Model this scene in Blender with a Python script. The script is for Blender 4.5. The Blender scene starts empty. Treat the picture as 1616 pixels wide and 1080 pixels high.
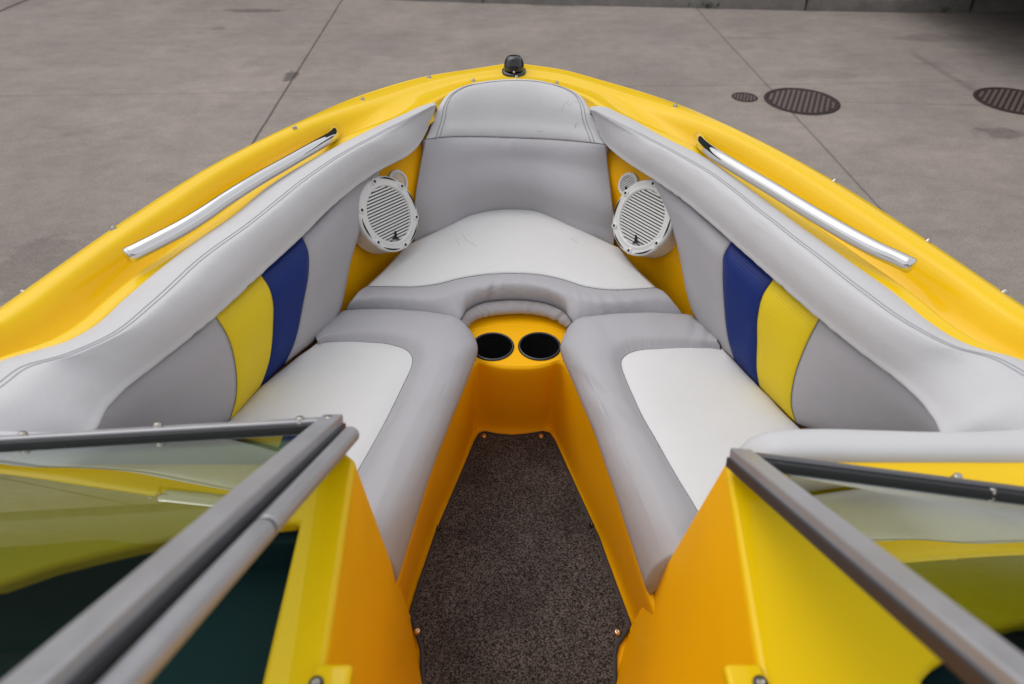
import bpy, bmesh, math, random
import numpy as np
from mathutils import Vector, Matrix
random.seed(7); np.random.seed(7)
S = bpy.context.scene
C = S.collection
# ------------------------------------------------------------------ camera
CAMZ = 2.35
PITCH = math.radians(40.4)
F = 1050.0; CX, CY = 808.0, 540.0
cp, sp = math.cos(PITCH), math.sin(PITCH)
cd = bpy.data.cameras.new('camera'); cam = bpy.data.objects.new('camera', cd); C.objects.link(cam)
cam.location = (0, 0, CAMZ); cam.rotation_euler = (math.pi/2-PITCH, 0, 0)
cd.sensor_width = 36; cd.lens = F/1616*36; cd.clip_start = 0.02; cd.clip_end = 300
cd.dof.use_dof = True; cd.dof.focus_distance = 1.75; cd.dof.aperture_fstop = 3.6
S.camera = cam
# ------------------------------------------------------------------ light
SUN_EL, SUN_AZ = math.radians(60), math.radians(-50)      # azimuth from +Y towards +X : light from the left
w = bpy.data.worlds.new('World'); S.world = w; w.use_nodes = True
nt = w.node_tree; nt.nodes.clear()
sky = nt.nodes.new('ShaderNodeTexSky'); sky.sky_type = 'NISHITA'; sky.sun_disc = False
sky.sun_elevation = SUN_EL; sky.sun_rotation = SUN_AZ; sky.dust_density = 3.5; sky.air_density = 1.2
hs = nt.nodes.new('ShaderNodeHueSaturation'); hs.inputs['Saturation'].default_value = 0.38
bg = nt.nodes.new('ShaderNodeBackground'); bg.inputs['Strength'].default_value = 0.15
wo = nt.nodes.new('ShaderNodeOutputWorld')
nt.links.new(sky.outputs[0], hs.inputs['Color']); cloud = nt.nodes.new('ShaderNodeMix'); cloud.data_type = 'RGBA'; cloud.inputs[0].default_value = .62; cloud.inputs[7].default_value = (4.6, 4.62, 4.75, 1)   # even overcast veil over the clear sky
nt.links.new(hs.outputs[0], cloud.inputs[6]); nt.links.new(cloud.outputs[2], bg.inputs[0]); nt.links.new(bg.outputs[0], wo.inputs[0])
sl = bpy.data.lights.new('sun', 'SUN'); sl.energy = 0.5; sl.angle = math.radians(60); sl.color = (1, .965, .92)
so = bpy.data.objects.new('sun', sl); C.objects.link(so)
sd = Vector((math.sin(SUN_AZ)*math.cos(SUN_EL), math.cos(SUN_AZ)*math.cos(SUN_EL), math.sin(SUN_EL)))
so.rotation_euler = sd.to_track_quat('Z', 'Y').to_euler(); so.location = (0, 0, 12)
S.view_settings.view_transform = 'Standard'; S.view_settings.look = 'None'
S.view_settings.exposure = 0.40; S.view_settings.gamma = 1
S.cycles.max_bounces = 10; S.cycles.diffuse_bounces = 5; S.cycles.transparent_max_bounces = 8

# ------------------------------------------------------------------ measuring helpers: photo measurement + height below the eye -> place in metres
def U(u, v, h):
    a = (u-CX)/F; k = (CY-v)/F
    d = np.array([a, cp+sp*k, -sp+cp*k]); t = h/-d[2]
    return np.array([d[0]*t, d[1]*t, CAMZ-h])
def W(x, y, h): return np.array([x, y, CAMZ-h], float)
def UL(lst, h0=None, h1=None):
    out = []; n = len(lst)
    for i, p in enumerate(lst):
        if len(p) == 3: out.append(U(*p))
        else:
            f = i/(n-1) if n > 1 else 0
            out.append(U(p[0], p[1], h0+(h1-h0)*f if h1 is not None else h0))
    return out
def spline(pts, tq, param):
    P = np.array(pts, float); n = len(P)
    if n == 2:
        f = ((tq-param[0])/(param[1]-param[0]))[:, None]; return P[0]*(1-f)+P[1]*f
    T = np.zeros_like(P)
    for i in range(n):
        if i == 0: T[i] = (P[1]-P[0])/(param[1]-param[0])
        elif i == n-1: T[i] = (P[-1]-P[-2])/(param[-1]-param[-2])
        else:
            d0 = (P[i]-P[i-1])/(param[i]-param[i-1]); d1 = (P[i+1]-P[i])/(param[i+1]-param[i])
            w0 = param[i+1]-param[i]; w1 = param[i]-param[i-1]
            T[i] = (d0*w0+d1*w1)/(w0+w1)
    idx = np.clip(np.searchsorted(param, tq, side='right')-1, 0, n-2)
    h = param[idx+1]-param[idx]; s = ((tq-param[idx])/h)[:, None]; hh = h[:, None]
    return (2*s**3-3*s**2+1)*P[idx]+(s**3-2*s**2+s)*hh*T[idx]+(-2*s**3+3*s**2)*P[idx+1]+(s**3-s**2)*hh*T[idx+1]
def rs(pts, n):
    P = np.array(pts, float)
    if len(P) == n and n > 60: return P
    L = np.concatenate([[0], np.cumsum(np.maximum(1e-6, np.linalg.norm(np.diff(P, axis=0), axis=1)))])
    D = spline(P, np.linspace(0, L[-1], 400), L)
    L2 = np.concatenate([[0], np.cumsum(np.linalg.norm(np.diff(D, axis=0), axis=1))])
    q = np.linspace(0, L2[-1], n)
    return np.stack([np.interp(q, L2, D[:, k]) for k in range(3)], 1)
CAM = np.array([0, 0, CAMZ])
def gnorm(G, out=None):
    a = np.gradient(G, axis=0); b = np.gradient(G, axis=1)
    N = np.cross(a, b); L = np.linalg.norm(N, axis=2, keepdims=True); N = N/np.maximum(L, 1e-9)
    ref = (CAM if out is None else np.array(out))-G
    mid = (N*ref).sum(2).mean()
    return N if mid > 0 else -N
def bulge(G, b, p=4, q=4, out=None):
    n, m, _ = G.shape
    s = np.linspace(-1, 1, n)[:, None]; t = np.linspace(-1, 1, m)[None, :]
    f = (1-np.abs(s)**p)*(1-np.abs(t)**q)
    return G+gnorm(G, out)*(b*f)[:, :, None]
def coons(B, T, L, R, n=40, m=24):
    B, T, L, R = rs(B, n), rs(T, n), rs(L, m), rs(R, m)
    s = np.linspace(0, 1, n)[:, None, None]; t = np.linspace(0, 1, m)[None, :, None]
    return ((1-t)*B[:, None]+t*T[:, None]+(1-s)*L[None]+s*R[None]
            - ((1-s)*(1-t)*B[0]+s*(1-t)*B[-1]+(1-s)*t*T[0]+s*t*T[-1]))
def loft(curves, n=80, m=30, par=None):
    Cs = np.stack([rs(c, n) for c in curves], 1)     # n,k,3
    k = Cs.shape[1]; par = np.arange(k, dtype=float) if par is None else np.array(par, float)
    q = np.linspace(par[0], par[-1], m)
    return np.stack([spline(Cs[i], q, par) for i in range(n)], 0)
def pucker(G, t0, A, wd, freq, seed=[0]):
    seed[0] += 1; rg = np.random.RandomState(seed[0]); n, m, _ = G.shape; s = np.linspace(0, 1, n); f = np.zeros(n)
    for k in range(14):
        fr_ = freq*rg.uniform(.4, 1.5); f += np.sin(2*np.pi*fr_*s+rg.uniform(0, 6.3))*rg.uniform(.3, 1)
    env = .35+.65*np.clip(np.sin(2*np.pi*3.1*s+rg.uniform(0, 6))+.4*np.sin(2*np.pi*7.3*s), 0, 1); f = f/3.5*env
    t = np.linspace(0, 1, m); g = np.exp(-(np.abs(t-t0)/wd)**1.5)*np.clip(np.abs(t-t0)/.02, 0, 1)
    return G+gnorm(G)*(A*f[:, None]*g[None])[:, :, None]
def gev(G, s, t):
    n, m, _ = G.shape; a = s*(n-1); b = t*(m-1)
    i = min(int(a), n-2); j = min(int(b), m-2); a -= i; b -= j
    return (G[i, j]*(1-a)*(1-b)+G[i+1, j]*a*(1-b)+G[i, j+1]*(1-a)*b+G[i+1, j+1]*a*b)

# ------------------------------------------------------------------ mesh helpers
def link(name, me, m, parent):
    o = bpy.data.objects.new(name, me); C.objects.link(o)
    if m is not None: me.materials.append(m)
    if parent is not None: o.parent = parent
    return o
def obj(name, bm, m, parent=None, smooth=True, bev=0, sol=0, angle=None):
    me = bpy.data.meshes.new(name); bm.normal_update(); bm.to_mesh(me); bm.free()
    if smooth:
        for p in me.polygons: p.use_smooth = True
    o = link(name, me, m, parent)
    if sol:
        md = o.modifiers.new('s', 'SOLIDIFY'); md.thickness = sol; md.offset = -1
    if bev:
        md = o.modifiers.new('b', 'BEVEL'); md.width = bev; md.segments = 3; md.limit_method = 'ANGLE'; md.angle_limit = math.radians(35)
        md.harden_normals = False
    if smooth and angle:
        me.set_sharp_from_angle(angle=math.radians(angle))
    return o
def grid_bm(G, bm=None, closed=False, out=None):
    bm = bm or bmesh.new(); n, m, _ = G.shape
    a = np.gradient(G, axis=0); b = np.gradient(G, axis=1)
    ref = (CAM if out is None else np.array(out))-G
    flip = (np.cross(a, b)*ref).sum(2).mean() < 0
    V = [[bm.verts.new(G[i, j]) for j in range(m)] for i in range(n)]
    for i in range(n-1):
        for j in range(m-1+(1 if closed else 0)):
            k = (j+1) % m
            f = [V[i][j], V[i+1][j], V[i+1][k], V[i][k]]
            if flip: f.reverse()
            bm.faces.new(f)
    if closed:
        bm.faces.new(V[0] if flip else V[0][::-1]); bm.faces.new(V[-1][::-1] if flip else V[-1])
    return bm
def gobj(name, G, m, parent, sol=0, bev=0, closed=False, out=None):
    return obj(name, grid_bm(G, None, closed, out), m, parent, True, bev, sol)
def tube_bm(pts, r, bm=None, seg=10, n=None, ends=True, flat=1.0):
    bm = bm or bmesh.new()
    P = rs(pts, n) if n else np.array(pts, float)
    R = np.full(len(P), r) if np.isscalar(r) else np.interp(np.linspace(0, 1, len(P)), np.linspace(0, 1, len(r)), r)
    T = np.gradient(P, axis=0); T /= np.linalg.norm(T, axis=1)[:, None]
    up = np.array([0, 0, 1.]);
    if abs(T[0] @ up) > .9: up = np.array([0, 1., 0])
    rings = []; a = np.cross(T[0], up); a /= np.linalg.norm(a)
    for i in range(len(P)):
        a = a-T[i]*(a @ T[i]); a /= np.linalg.norm(a); b = np.cross(T[i], a)
        rings.append([bm.verts.new(P[i]+R[i]*(math.cos(2*math.pi*k/seg)*a+flat*math.sin(2*math.pi*k/seg)*b)) for k in range(seg)])
    for i in range(len(P)-1):
        for k in range(seg):
            bm.faces.new([rings[i][k], rings[i][(k+1) % seg], rings[i+1][(k+1) % seg], rings[i+1][k]])
    if ends: bm.faces.new(rings[0][::-1]); bm.faces.new(rings[-1])
    return bm
def frame_M(o, z, x):
    z = Vector(z).normalized(); x = Vector(x); x = (x-z*x.dot(z)).normalized(); y = z.cross(x)
    M = Matrix((x, y, z)).transposed().to_4x4(); M.translation = Vector(o); return M
def lathe_bm(prof, M=None, seg=48, bm=None):
    bm = bm or bmesh.new(); M = M or Matrix.Identity(4); rings = []
    for r, z in prof:
        if r < 1e-6: rings.append([bm.verts.new(M @ Vector((0, 0, z)))])
        else: rings.append([bm.verts.new(M @ Vector((r*math.cos(2*math.pi*k/seg), r*math.sin(2*math.pi*k/seg), z))) for k in range(seg)])
    for a, b in zip(rings, rings[1:]):
        if len(a) == 1 and len(b) == 1: continue
        for k in range(seg):
            l = (k+1) % seg
            if len(a) == 1: bm.faces.new([a[0], b[k], b[l]])
            elif len(b) == 1: bm.faces.new([a[k], a[l], b[0]][::-1][::-1])
            else: bm.faces.new([a[k], a[l], b[l], b[k]])
    bmesh.ops.recalc_face_normals(bm, faces=bm.faces)
    return bm
def box_bm(x0, x1, y0, y1, z0, z1, M=None, bm=None):
    bm = bm or bmesh.new(); M = M or Matrix.Identity(4)
    v = [bm.verts.new(M @ Vector((x, y, z))) for z in (z0, z1) for y in (y0, y1) for x in (x0, x1)]
    for f in ((0, 2, 3, 1), (4, 5, 7, 6), (0, 1, 5, 4), (2, 6, 7, 3), (0, 4, 6, 2), (1, 3, 7, 5)): bm.faces.new([v[i] for i in f])
    return bm
def plate_bm(top, thick, bm=None, d=None):
    """closed slab from an outline (list of 3-D points); d = direction of thickness"""
    bm = bm or bmesh.new(); d = np.array([0, 0, -1.]) if d is None else np.array(d, float)
    A = [bm.verts.new(p) for p in top]; B = [bm.verts.new(np.array(p)+d*thick) for p in top]; n = len(A)
    bm.faces.new(A); bm.faces.new(B[::-1])
    for i in range(n): bm.faces.new([A[i], B[i], B[(i+1) % n], A[(i+1) % n]])
    bmesh.ops.recalc_face_normals(bm, faces=bm.faces)
    return bm
def beam_bm(a, b, wv, hv, bm=None):
    """box beam from a to b, full section vectors wv and hv"""
    bm = bm or bmesh.new(); a, b, wv, hv = map(np.array, (a, b, wv, hv))
    A = [bm.verts.new(p+sx*wv/2+sy*hv/2) for p in (a, b) for sx, sy in ((-1, -1), (1, -1), (1, 1), (-1, 1))]
    for f in ((0, 1, 2, 3), (7, 6, 5, 4), (0, 4, 5, 1), (1, 5, 6, 2), (2, 6, 7, 3), (3, 7, 4, 0)): bm.faces.new([A[i] for i in f])
    bmesh.ops.recalc_face_normals(bm, faces=bm.faces)
    return bm
def thing(name, label, cat, loc=(0, 0, 0), group=None):
    o = bpy.data.objects.new(name, None); C.objects.link(o); o.location = loc; o.empty_display_size = .1
    o['label'] = label; o['category'] = cat
    if group: o['group'] = group
    return o
def tag(o, label=None, cat=None, group=None, kind=None):
    for k, v in (('label', label), ('category', cat), ('group', group), ('kind', kind)):
        if v: o[k] = v
    return o

# ------------------------------------------------------------------ materials
def mat(name, col, rough=.5, metal=0, spec=.5, coat=0, coatr=.1, bumps=(), var=0, varscale=6, sheen=0, ior=None, trans=0):
    m = bpy.data.materials.new(name); m.use_nodes = True; t = m.node_tree; b = t.nodes['Principled BSDF']
    b.inputs['Base Color'].default_value = (*col, 1); b.inputs['Roughness'].default_value = rough
    b.inputs['Metallic'].default_value = metal; b.inputs['Specular IOR Level'].default_value = spec
    b.inputs['Coat Weight'].default_value = coat; b.inputs['Coat Roughness'].default_value = coatr
    b.inputs['Sheen Weight'].default_value = sheen
    if trans: b.inputs['Transmission Weight'].default_value = trans
    if ior: b.inputs['IOR'].default_value = ior
    tc = t.nodes.new('ShaderNodeTexCoord')
    if var:
        nz = t.nodes.new('ShaderNodeTexNoise'); nz.inputs['Scale'].default_value = varscale; nz.inputs['Detail'].default_value = 6; nz.inputs['Roughness'].default_value = .65
        t.links.new(tc.outputs['Object'], nz.inputs['Vector'])
        mr = t.nodes.new('ShaderNodeMapRange'); mr.inputs[1].default_value = .25; mr.inputs[2].default_value = .75; mr.inputs[3].default_value = 1-var; mr.inputs[4].default_value = 1+var
        t.links.new(nz.outputs['Fac'], mr.inputs[0])
        mx = t.nodes.new('ShaderNodeVectorMath'); mx.operation = 'SCALE'; mx.inputs[0].default_value = col
        t.links.new(mr.outputs[0], mx.inputs['Scale']); t.links.new(mx.outputs[0], b.inputs['Base Color'])
        mr2 = t.nodes.new('ShaderNodeMapRange'); mr2.inputs[1].default_value = .3; mr2.inputs[2].default_value = .7
        mr2.inputs[3].default_value = max(.02, rough-.08); mr2.inputs[4].default_value = rough+.08
        t.links.new(nz.outputs['Fac'], mr2.inputs[0]); t.links.new(mr2.outputs[0], b.inputs['Roughness'])
    prev = None
    for kind, sc, st, dist in bumps:
        if kind == 'noise':
            x = t.nodes.new('ShaderNodeTexNoise'); x.inputs['Scale'].default_value = sc; x.inputs['Detail'].default_value = 3; o = x.outputs['Fac']
        elif kind == 'voro':
            x = t.nodes.new('ShaderNodeTexVoronoi'); x.inputs['Scale'].default_value = sc; o = x.outputs['Distance']
        else:
            x = t.nodes.new('ShaderNodeTexWave'); x.inputs['Scale'].default_value = sc; x.inputs['Distortion'].default_value = 1; o = x.outputs['Fac']; x.bands_direction = kind
        t.links.new(tc.outputs['Object'], x.inputs['Vector'])
        bp = t.nodes.new('ShaderNodeBump'); bp.inputs['Strength'].default_value = st; bp.inputs['Distance'].default_value = dist
        t.links.new(o, bp.inputs['Height'])
        if prev: t.links.new(prev, bp.inputs['Normal'])
        prev = bp.outputs[0]
    if prev: t.links.new(prev, b.inputs['Normal'])
    return m
VB = (('voro', 380, .4, .0006), ('noise', 8, .5, .006), ('noise', 26, .3, .0025))
M = dict(
    white=mat('white_vinyl', (.66, .655, .65), .58, bumps=VB, var=.03),
    light=mat('light_grey_vinyl', (.555, .55, .558), .58, bumps=VB, var=.03),
    mid=mat('mid_grey_vinyl', (.405, .397, .417), .57, bumps=VB, var=.03),
    blue=mat('blue_vinyl', (.004, .022, .16), .5, spec=.3, bumps=(('Z', 62, .3, .0008), ('noise', 9, .2, .003)), var=.04),
    yvin=mat('yellow_vinyl', (.78, .58, .012), .5, spec=.3, bumps=(('Z', 62, .35, .0008), ('noise', 9, .2, .003)), var=.03),
    gel=mat('yellow_gelcoat', (.85, .545, .001), .38, spec=.12, coat=.38, coatr=.03, bumps=(('noise', 3, .12, .012), ('noise', 900, .05, .0003)), var=.02),
    gelshade=mat('yellow_inner_gelcoat_shaded', (.93, .46, .001), .5, spec=.12, coat=.04, coatr=.2, bumps=(('noise', 500, .25, .0005), ('noise', 4, .1, .01)), var=.03),  # same yellow, more orange: bounced light of the shaded interior put into the colour
    chrome=mat('polished_steel', (.70, .69, .68), .07, metal=1, bumps=(('noise', 6, .04, .004),)),
    steel=mat('snap_steel', (.42, .39, .35), .25, metal=1),
    brass=mat('nickel_snap', (.75, .6, .42), .25, metal=1),
    alu=mat('brushed_aluminium', (.45, .445, .46), .38, metal=.5, bumps=(('noise', 250, .06, .0005),), var=.05, varscale=20),
    aludark=mat('dark_aluminium', (.13, .13, .14), .35, metal=.8),
    rubber=mat('black_rubber', (.012, .012, .014), .5),
    blackp=mat('black_plastic', (.012, .012, .014), .22, coat=.3),
    cup=mat('black_cup', (.008, .008, .009), .45),
    plast=mat('white_plastic', (.72, .72, .70), .35, coat=.2),
    darkhole=mat('dark_slot', (.01, .01, .012), .6),
    stitch=mat('grey_thread', (.30, .295, .32), .8),
    seam=mat('dark_seam', (.09, .088, .10), .8),
    teal=mat('dark_teal_vinyl', (.012, .034, .044), .75, spec=.08),
    scuff=mat('scuff', (.36, .355, .365), .8),
    hull=mat('hull_white', (.75, .74, .7), .3, coat=.5),
    kerb=mat('kerb_concrete', (.20, .185, .17), .9, bumps=(('noise', 40, .5, .01), ('noise', 6, .4, .03)), var=.3, varscale=5),
    iron=mat('rusty_iron', (.035, .022, .02), .65, metal=.3, bumps=(('noise', 90, .4, .004),), var=.35, varscale=18),
    roof=mat('dark_steel', (.05, .05, .055), .6),
    wall=mat('dark_cladding', (.11, .105, .10), .7, var=.2),
    shedg=mat('green_cladding', (.03, .05, .035), .7, var=.3, varscale=.8),
    weed=mat('weed_green', (.05, .10, .02), .7),
    bind=mat('mat_binding', (.035, .035, .042), .7, bumps=(('noise', 400, .5, .001),)),
)
def carpet():
    m = mat('carpet_pile', (.03, .026, .025), .95, spec=.1, sheen=.25)
    t = m.node_tree; b = t.nodes['Principled BSDF']; tc = t.nodes.new('ShaderNodeTexCoord')
    n1 = t.nodes.new('ShaderNodeTexVoronoi'); n1.inputs['Scale'].default_value = 430; n1.outputs['Distance']
    n2 = t.nodes.new('ShaderNodeTexNoise'); n2.inputs['Scale'].default_value = 9; n2.inputs['Detail'].default_value = 5
    for n in (n1, n2): t.links.new(tc.outputs['Object'], n.inputs['Vector'])
    r = t.nodes.new('ShaderNodeValToRGB'); e = r.color_ramp.elements
    e[0].position = .25; e[0].color = (.014, .0125, .012, 1); e[1].position = 1.0; e[1].color = (.135, .125, .121, 1)
    sep = t.nodes.new('ShaderNodeSeparateColor'); t.links.new(n1.outputs['Color'], sep.inputs[0]); t.links.new(sep.outputs[0], r.inputs[0])
    r2 = t.nodes.new('ShaderNodeMapRange'); r2.inputs[1].default_value = .3; r2.inputs[2].default_value = .7; r2.inputs[3].default_value = .75; r2.inputs[4].default_value = 1.25
    t.links.new(n2.outputs['Fac'], r2.inputs[0])
    mx = t.nodes.new('ShaderNodeVectorMath'); mx.operation = 'SCALE'; t.links.new(r.outputs[0], mx.inputs[0]); t.links.new(r2.outputs[0], mx.inputs['Scale'])
    t.links.new(mx.outputs[0], b.inputs['Base Color'])
    bp = t.nodes.new('ShaderNodeBump'); bp.inputs['Strength'].default_value = .5; bp.inputs['Distance'].default_value = .002
    t.links.new(sep.outputs[1], bp.inputs['Height']); t.links.new(bp.outputs[0], b.inputs['Normal'])
    return m
M['carpet'] = carpet()
def glass():
    m = bpy.data.materials.new('tinted_glass'); m.use_nodes = True; t = m.node_tree; t.nodes.clear()
    o = t.nodes.new('ShaderNodeOutputMaterial'); g = t.nodes.new('ShaderNodeBsdfGlossy'); g.inputs['Roughness'].default_value = 0.0
    g.inputs['Color'].default_value = (.95, 1, .99, 1)
    tr = t.nodes.new('ShaderNodeBsdfTransparent'); tr.inputs['Color'].default_value = (.66, .73, .61, 1)
    fr = t.nodes.new('ShaderNodeFresnel'); fr.inputs['IOR'].default_value = 1.6
    mx = t.nodes.new('ShaderNodeMixShader'); ge = t.nodes.new('ShaderNodeNewGeometry'); iv = t.nodes.new('ShaderNodeMath'); iv.operation = 'SUBTRACT'; iv.inputs[0].default_value = 1; t.links.new(ge.outputs['Backfacing'], iv.inputs[1])
    fm = t.nodes.new('ShaderNodeMath'); fm.operation = 'MULTIPLY'; t.links.new(fr.outputs[0], fm.inputs[0]); t.links.new(iv.outputs[0], fm.inputs[1]); f2 = t.nodes.new('ShaderNodeMath'); f2.operation = 'MULTIPLY'; f2.use_clamp = True; f2.inputs[1].default_value = 1.5; t.links.new(fm.outputs[0], f2.inputs[0]); fm = f2; t.links.new(fm.outputs[0], mx.inputs[0]); t.links.new(tr.outputs[0], mx.inputs[1]); t.links.new(g.outputs[0], mx.inputs[2])
    t.links.new(mx.outputs[0], o.inputs[0]); return m
M['glass'] = glass()

# ------------------------------------------------------------------ ground
H = CAMZ
def concrete():
    m = bpy.data.materials.new('old_concrete'); m.use_nodes = True; t = m.node_tree; b = t.nodes['Principled BSDF']
    N = t.nodes.new; Lk = t.links.new
    geo = N('ShaderNodeNewGeometry'); P = geo.outputs['Position']
    def math_(op, a, bb=None, c=None):
        n = N('ShaderNodeMath'); n.operation = op
        for i, x in enumerate((a, bb, c)):
            if x is None: continue
            if isinstance(x, (int, float)): n.inputs[i].default_value = x
            else: Lk(x, n.inputs[i])
        return n.outputs[0]
    def noise(sc, det=5, rough=.6, vec=None, scale=None):
        n = N('ShaderNodeTexNoise'); n.inputs['Scale'].default_value = sc; n.inputs['Detail'].default_value = det; n.inputs['Roughness'].default_value = rough
        v = vec or P
        if scale:
            mp = N('ShaderNodeVectorMath'); mp.operation = 'MULTIPLY'; mp.inputs[1].default_value = scale; Lk(v, mp.inputs[0]); v = mp.outputs[0]
        Lk(v, n.inputs['Vector']); return n.outputs['Fac']
    def rng(x, a, bb, c, d):
        n = N('ShaderNodeMapRange'); Lk(x, n.inputs[0])
        for i, q in enumerate((a, bb, c, d)): n.inputs[i+1].default_value = q
        return n.outputs[0]
    sx = N('ShaderNodeSeparateXYZ'); Lk(P, sx.inputs[0]); X, Y = sx.outputs[0], sx.outputs[1]
    wob = math_('MULTIPLY', math_('SUBTRACT', noise(1.8, 4), .5), .05)
    v = rng(noise(.55, 8, .7), .3, .7, .80, 1.18)
    v = math_('MULTIPLY', v, rng(noise(4.5, 8, .78, scale=(1, 1.5, 1)), .3, .7, .85, 1.14))
    v = math_('MULTIPLY', v, rng(noise(1.6, 8, .75, scale=(.6, 1.5, 1)), .54, .74, 1.0, .76))
    v = math_('MULTIPLY', v, rng(noise(60, 3, .8), .3, .7, .76, 1.22))
    v = math_('MULTIPLY', v, rng(noise(190, 2, .8), .3, .62, .66, 1.14))
    v = math_('MULTIPLY', v, rng(noise(17, 3, .7), .24, .31, .5, 1.0))
    def line(p, q, width, dark, seg=False, wobk=1.0):
        nonlocal v
        dx, dy = q[0]-p[0], q[1]-p[1]; L = math.hypot(dx, dy); nx, ny = -dy/L, dx/L
        d = math_('ADD', math_('ADD', math_('MULTIPLY', X, nx), math_('MULTIPLY', Y, ny)), -(p[0]*nx+p[1]*ny))
        d = math_('ABSOLUTE', math_('ADD', d, math_('MULTIPLY', wob, wobk)))
        k = rng(d, width*.5, width*1.3, dark, 1.0)
        if seg:
            tx, ty = dx/L, dy/L
            s = math_('ADD', math_('ADD', math_('MULTIPLY', X, tx), math_('MULTIPLY', Y, ty)), -(p[0]*tx+p[1]*ty))
            ins = math_('MULTIPLY', math_('GREATER_THAN', s, 0), math_('LESS_THAN', s, L))
            k = math_('ADD', math_('MULTIPLY', k, ins), math_('SUBTRACT', 1, ins))
        v = math_('MULTIPLY', v, k)
    a, c = U(540, 0, H), U(395, 232, H); line(a, c, .011, .3, wobk=.5)
    a, c = U(1105, 20, H), U(1390, 330, H); line(a, c, .010, .55, wobk=.6)
    a, c = U(0, 152, H), U(460, 145, H); line(a, c, .010, .75, wobk=.5)
    a, c = U(1320, 161, H), U(1700, 170, H); line(a, c, .012, .74, True, .5)
    a, c = U(0, 18, H), U(50, -3, H); line(a, c, .03, .25, wobk=.8)
    a, c = U(1440, 85, H), U(1545, 147, H); line(a, c, .05, .82, True, 2.2)
    def blot(u, vv, rx, ry, dark, sc=6):
        nonlocal v
        p = U(u, vv, H)
        ex = math_('DIVIDE', math_('SUBTRACT', X, p[0]), rx); ey = math_('DIVIDE', math_('SUBTRACT', Y, p[1]), ry)
        r = math_('SQRT', math_('ADD', math_('MULTIPLY', ex, ex), math_('MULTIPLY', ey, ey)))
        r = math_('ADD', r, math_('MULTIPLY', math_('SUBTRACT', noise(sc, 4), .5), 2.2))
        v = math_('MULTIPLY', v, rng(r, .7, 1.1, dark, 1.0))
    blot(459, 120, .07, .16, .45, 12); blot(400, 17, .42, .10, .6, 5); blot(1215, 153, .12, .3, .85); blot(345, 45, .1, .08, .75)
    blot(1480, 60, .5, .2, .8, 3); blot(1300, 118, .5, .16, .85, 3); blot(1580, 210, .25, .12, .65, 6); blot(880, 8, .5, .1, .7, 5); blot(1180, 60, .3, .06, .8, 4)
    blot(60, 425, .35, .4, .8, 5)
    cr = N('ShaderNodeMix'); cr.data_type = 'RGBA'; cr.inputs[6].default_value = (.325, .283, .255, 1); cr.inputs[7].default_value = (.35, .30, .262, 1)
    Lk(rng(noise(.9, 4), .35, .65, 0, 1), cr.inputs[0])
    mx = N('ShaderNodeVectorMath'); mx.operation = 'SCALE'; Lk(cr.outputs[2], mx.inputs[0]); Lk(v, mx.inputs['Scale'])
    Lk(mx.outputs[0], b.inputs['Base Color']); b.inputs['Roughness'].default_value = .85; b.inputs['Specular IOR Level'].default_value = .3
    bp = N('ShaderNodeBump'); bp.inputs['Strength'].default_value = .8; bp.inputs['Distance'].default_value = .012; Lk(noise(90, 6, .8), bp.inputs['Height']); Lk(bp.outputs[0], b.inputs['Normal'])
    return m
bm = bmesh.new()
for x0, y0, x1, y1 in ((-60, -60, 60, 80),): bm.faces.new([bm.verts.new(p) for p in ((x0, y0, 0), (x1, y0, 0), (x1, y1, 0), (x0, y1, 0))])
tag(obj('ground', bm, concrete(), None, False), kind='structure')
# kerb at the far side
kp = [U(250, -22, H), U(640, 1, H), U(1056, 12, H), U(1264, 17, H), U(1472, 20, H), U(1616, 18, H), U(1850, 8, H)]
kp = [np.array([-9, 10.55, 0])]+kp+[np.array([12, 9.6, 0])]
K = rs(kp, 60); bm = bmesh.new(); prof = [(0, 0), (.02, .10), (.035, .135), (.07, .15), (.2, .15), (4.5, .16)]
rows = [[bm.verts.new((p[0]+o*.03, p[1]+o, z)) for o, z in prof] for p in K]
for a, b_ in zip(rows, rows[1:]):
    for i in range(len(prof)-1): bm.faces.new([a[i], b_[i], b_[i+1], a[i+1]])
tag(obj('kerb', bm, M['kerb'], None, True, angle=30), kind='structure')
# joint grooves of the kerb
bm = bmesh.new()
for u in (470, 760, 1260, 1520):
    p = rs(kp, 200); q = min(p, key=lambda a: abs((a[0]-U(u, 12, H)[0])))
    box_bm(q[0]-.006, q[0]+.006, q[1]-.004, q[1]+.5, .0, .1525, None, bm)
tag(obj('kerb_joint', bm, M['darkhole'], None, False), kind='structure')
# weeds in the gutter
bm = bmesh.new()
for (u, v, n, sp_) in ((1118, 13, 60, .09), (1250, 15, 26, .1), (1100, 12, 20, .2), (950, 8, 14, .25), (1140, 13, 14, .12), (1490, 20, 8, .1)):
    q = U(u, v, H)
    for i in range(n):
        x = q[0]+random.gauss(0, sp_*.6); y = q[1]+random.gauss(-.005, .012); a = random.random()*6.28; l = random.uniform(.02, .075); le = random.uniform(.2, .9)
        dx, dy = math.cos(a), math.sin(a)
        vs = [bm.verts.new((x-dy*.004, y+dx*.004, 0.001)), bm.verts.new((x+dy*.004, y-dx*.004, 0.001)), bm.verts.new((x+dx*l*le+dy*.003, y+dy*l*le-dx*.003, l)), bm.verts.new((x+dx*l*le*1.5, y+dy*l*le*1.5, l*1.05))]
        bm.faces.new(vs)
tag(obj('weeds', bm, M['weed'], None, False), 'small green weeds growing in the gutter along the kerb', 'weeds', kind='stuff')
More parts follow.
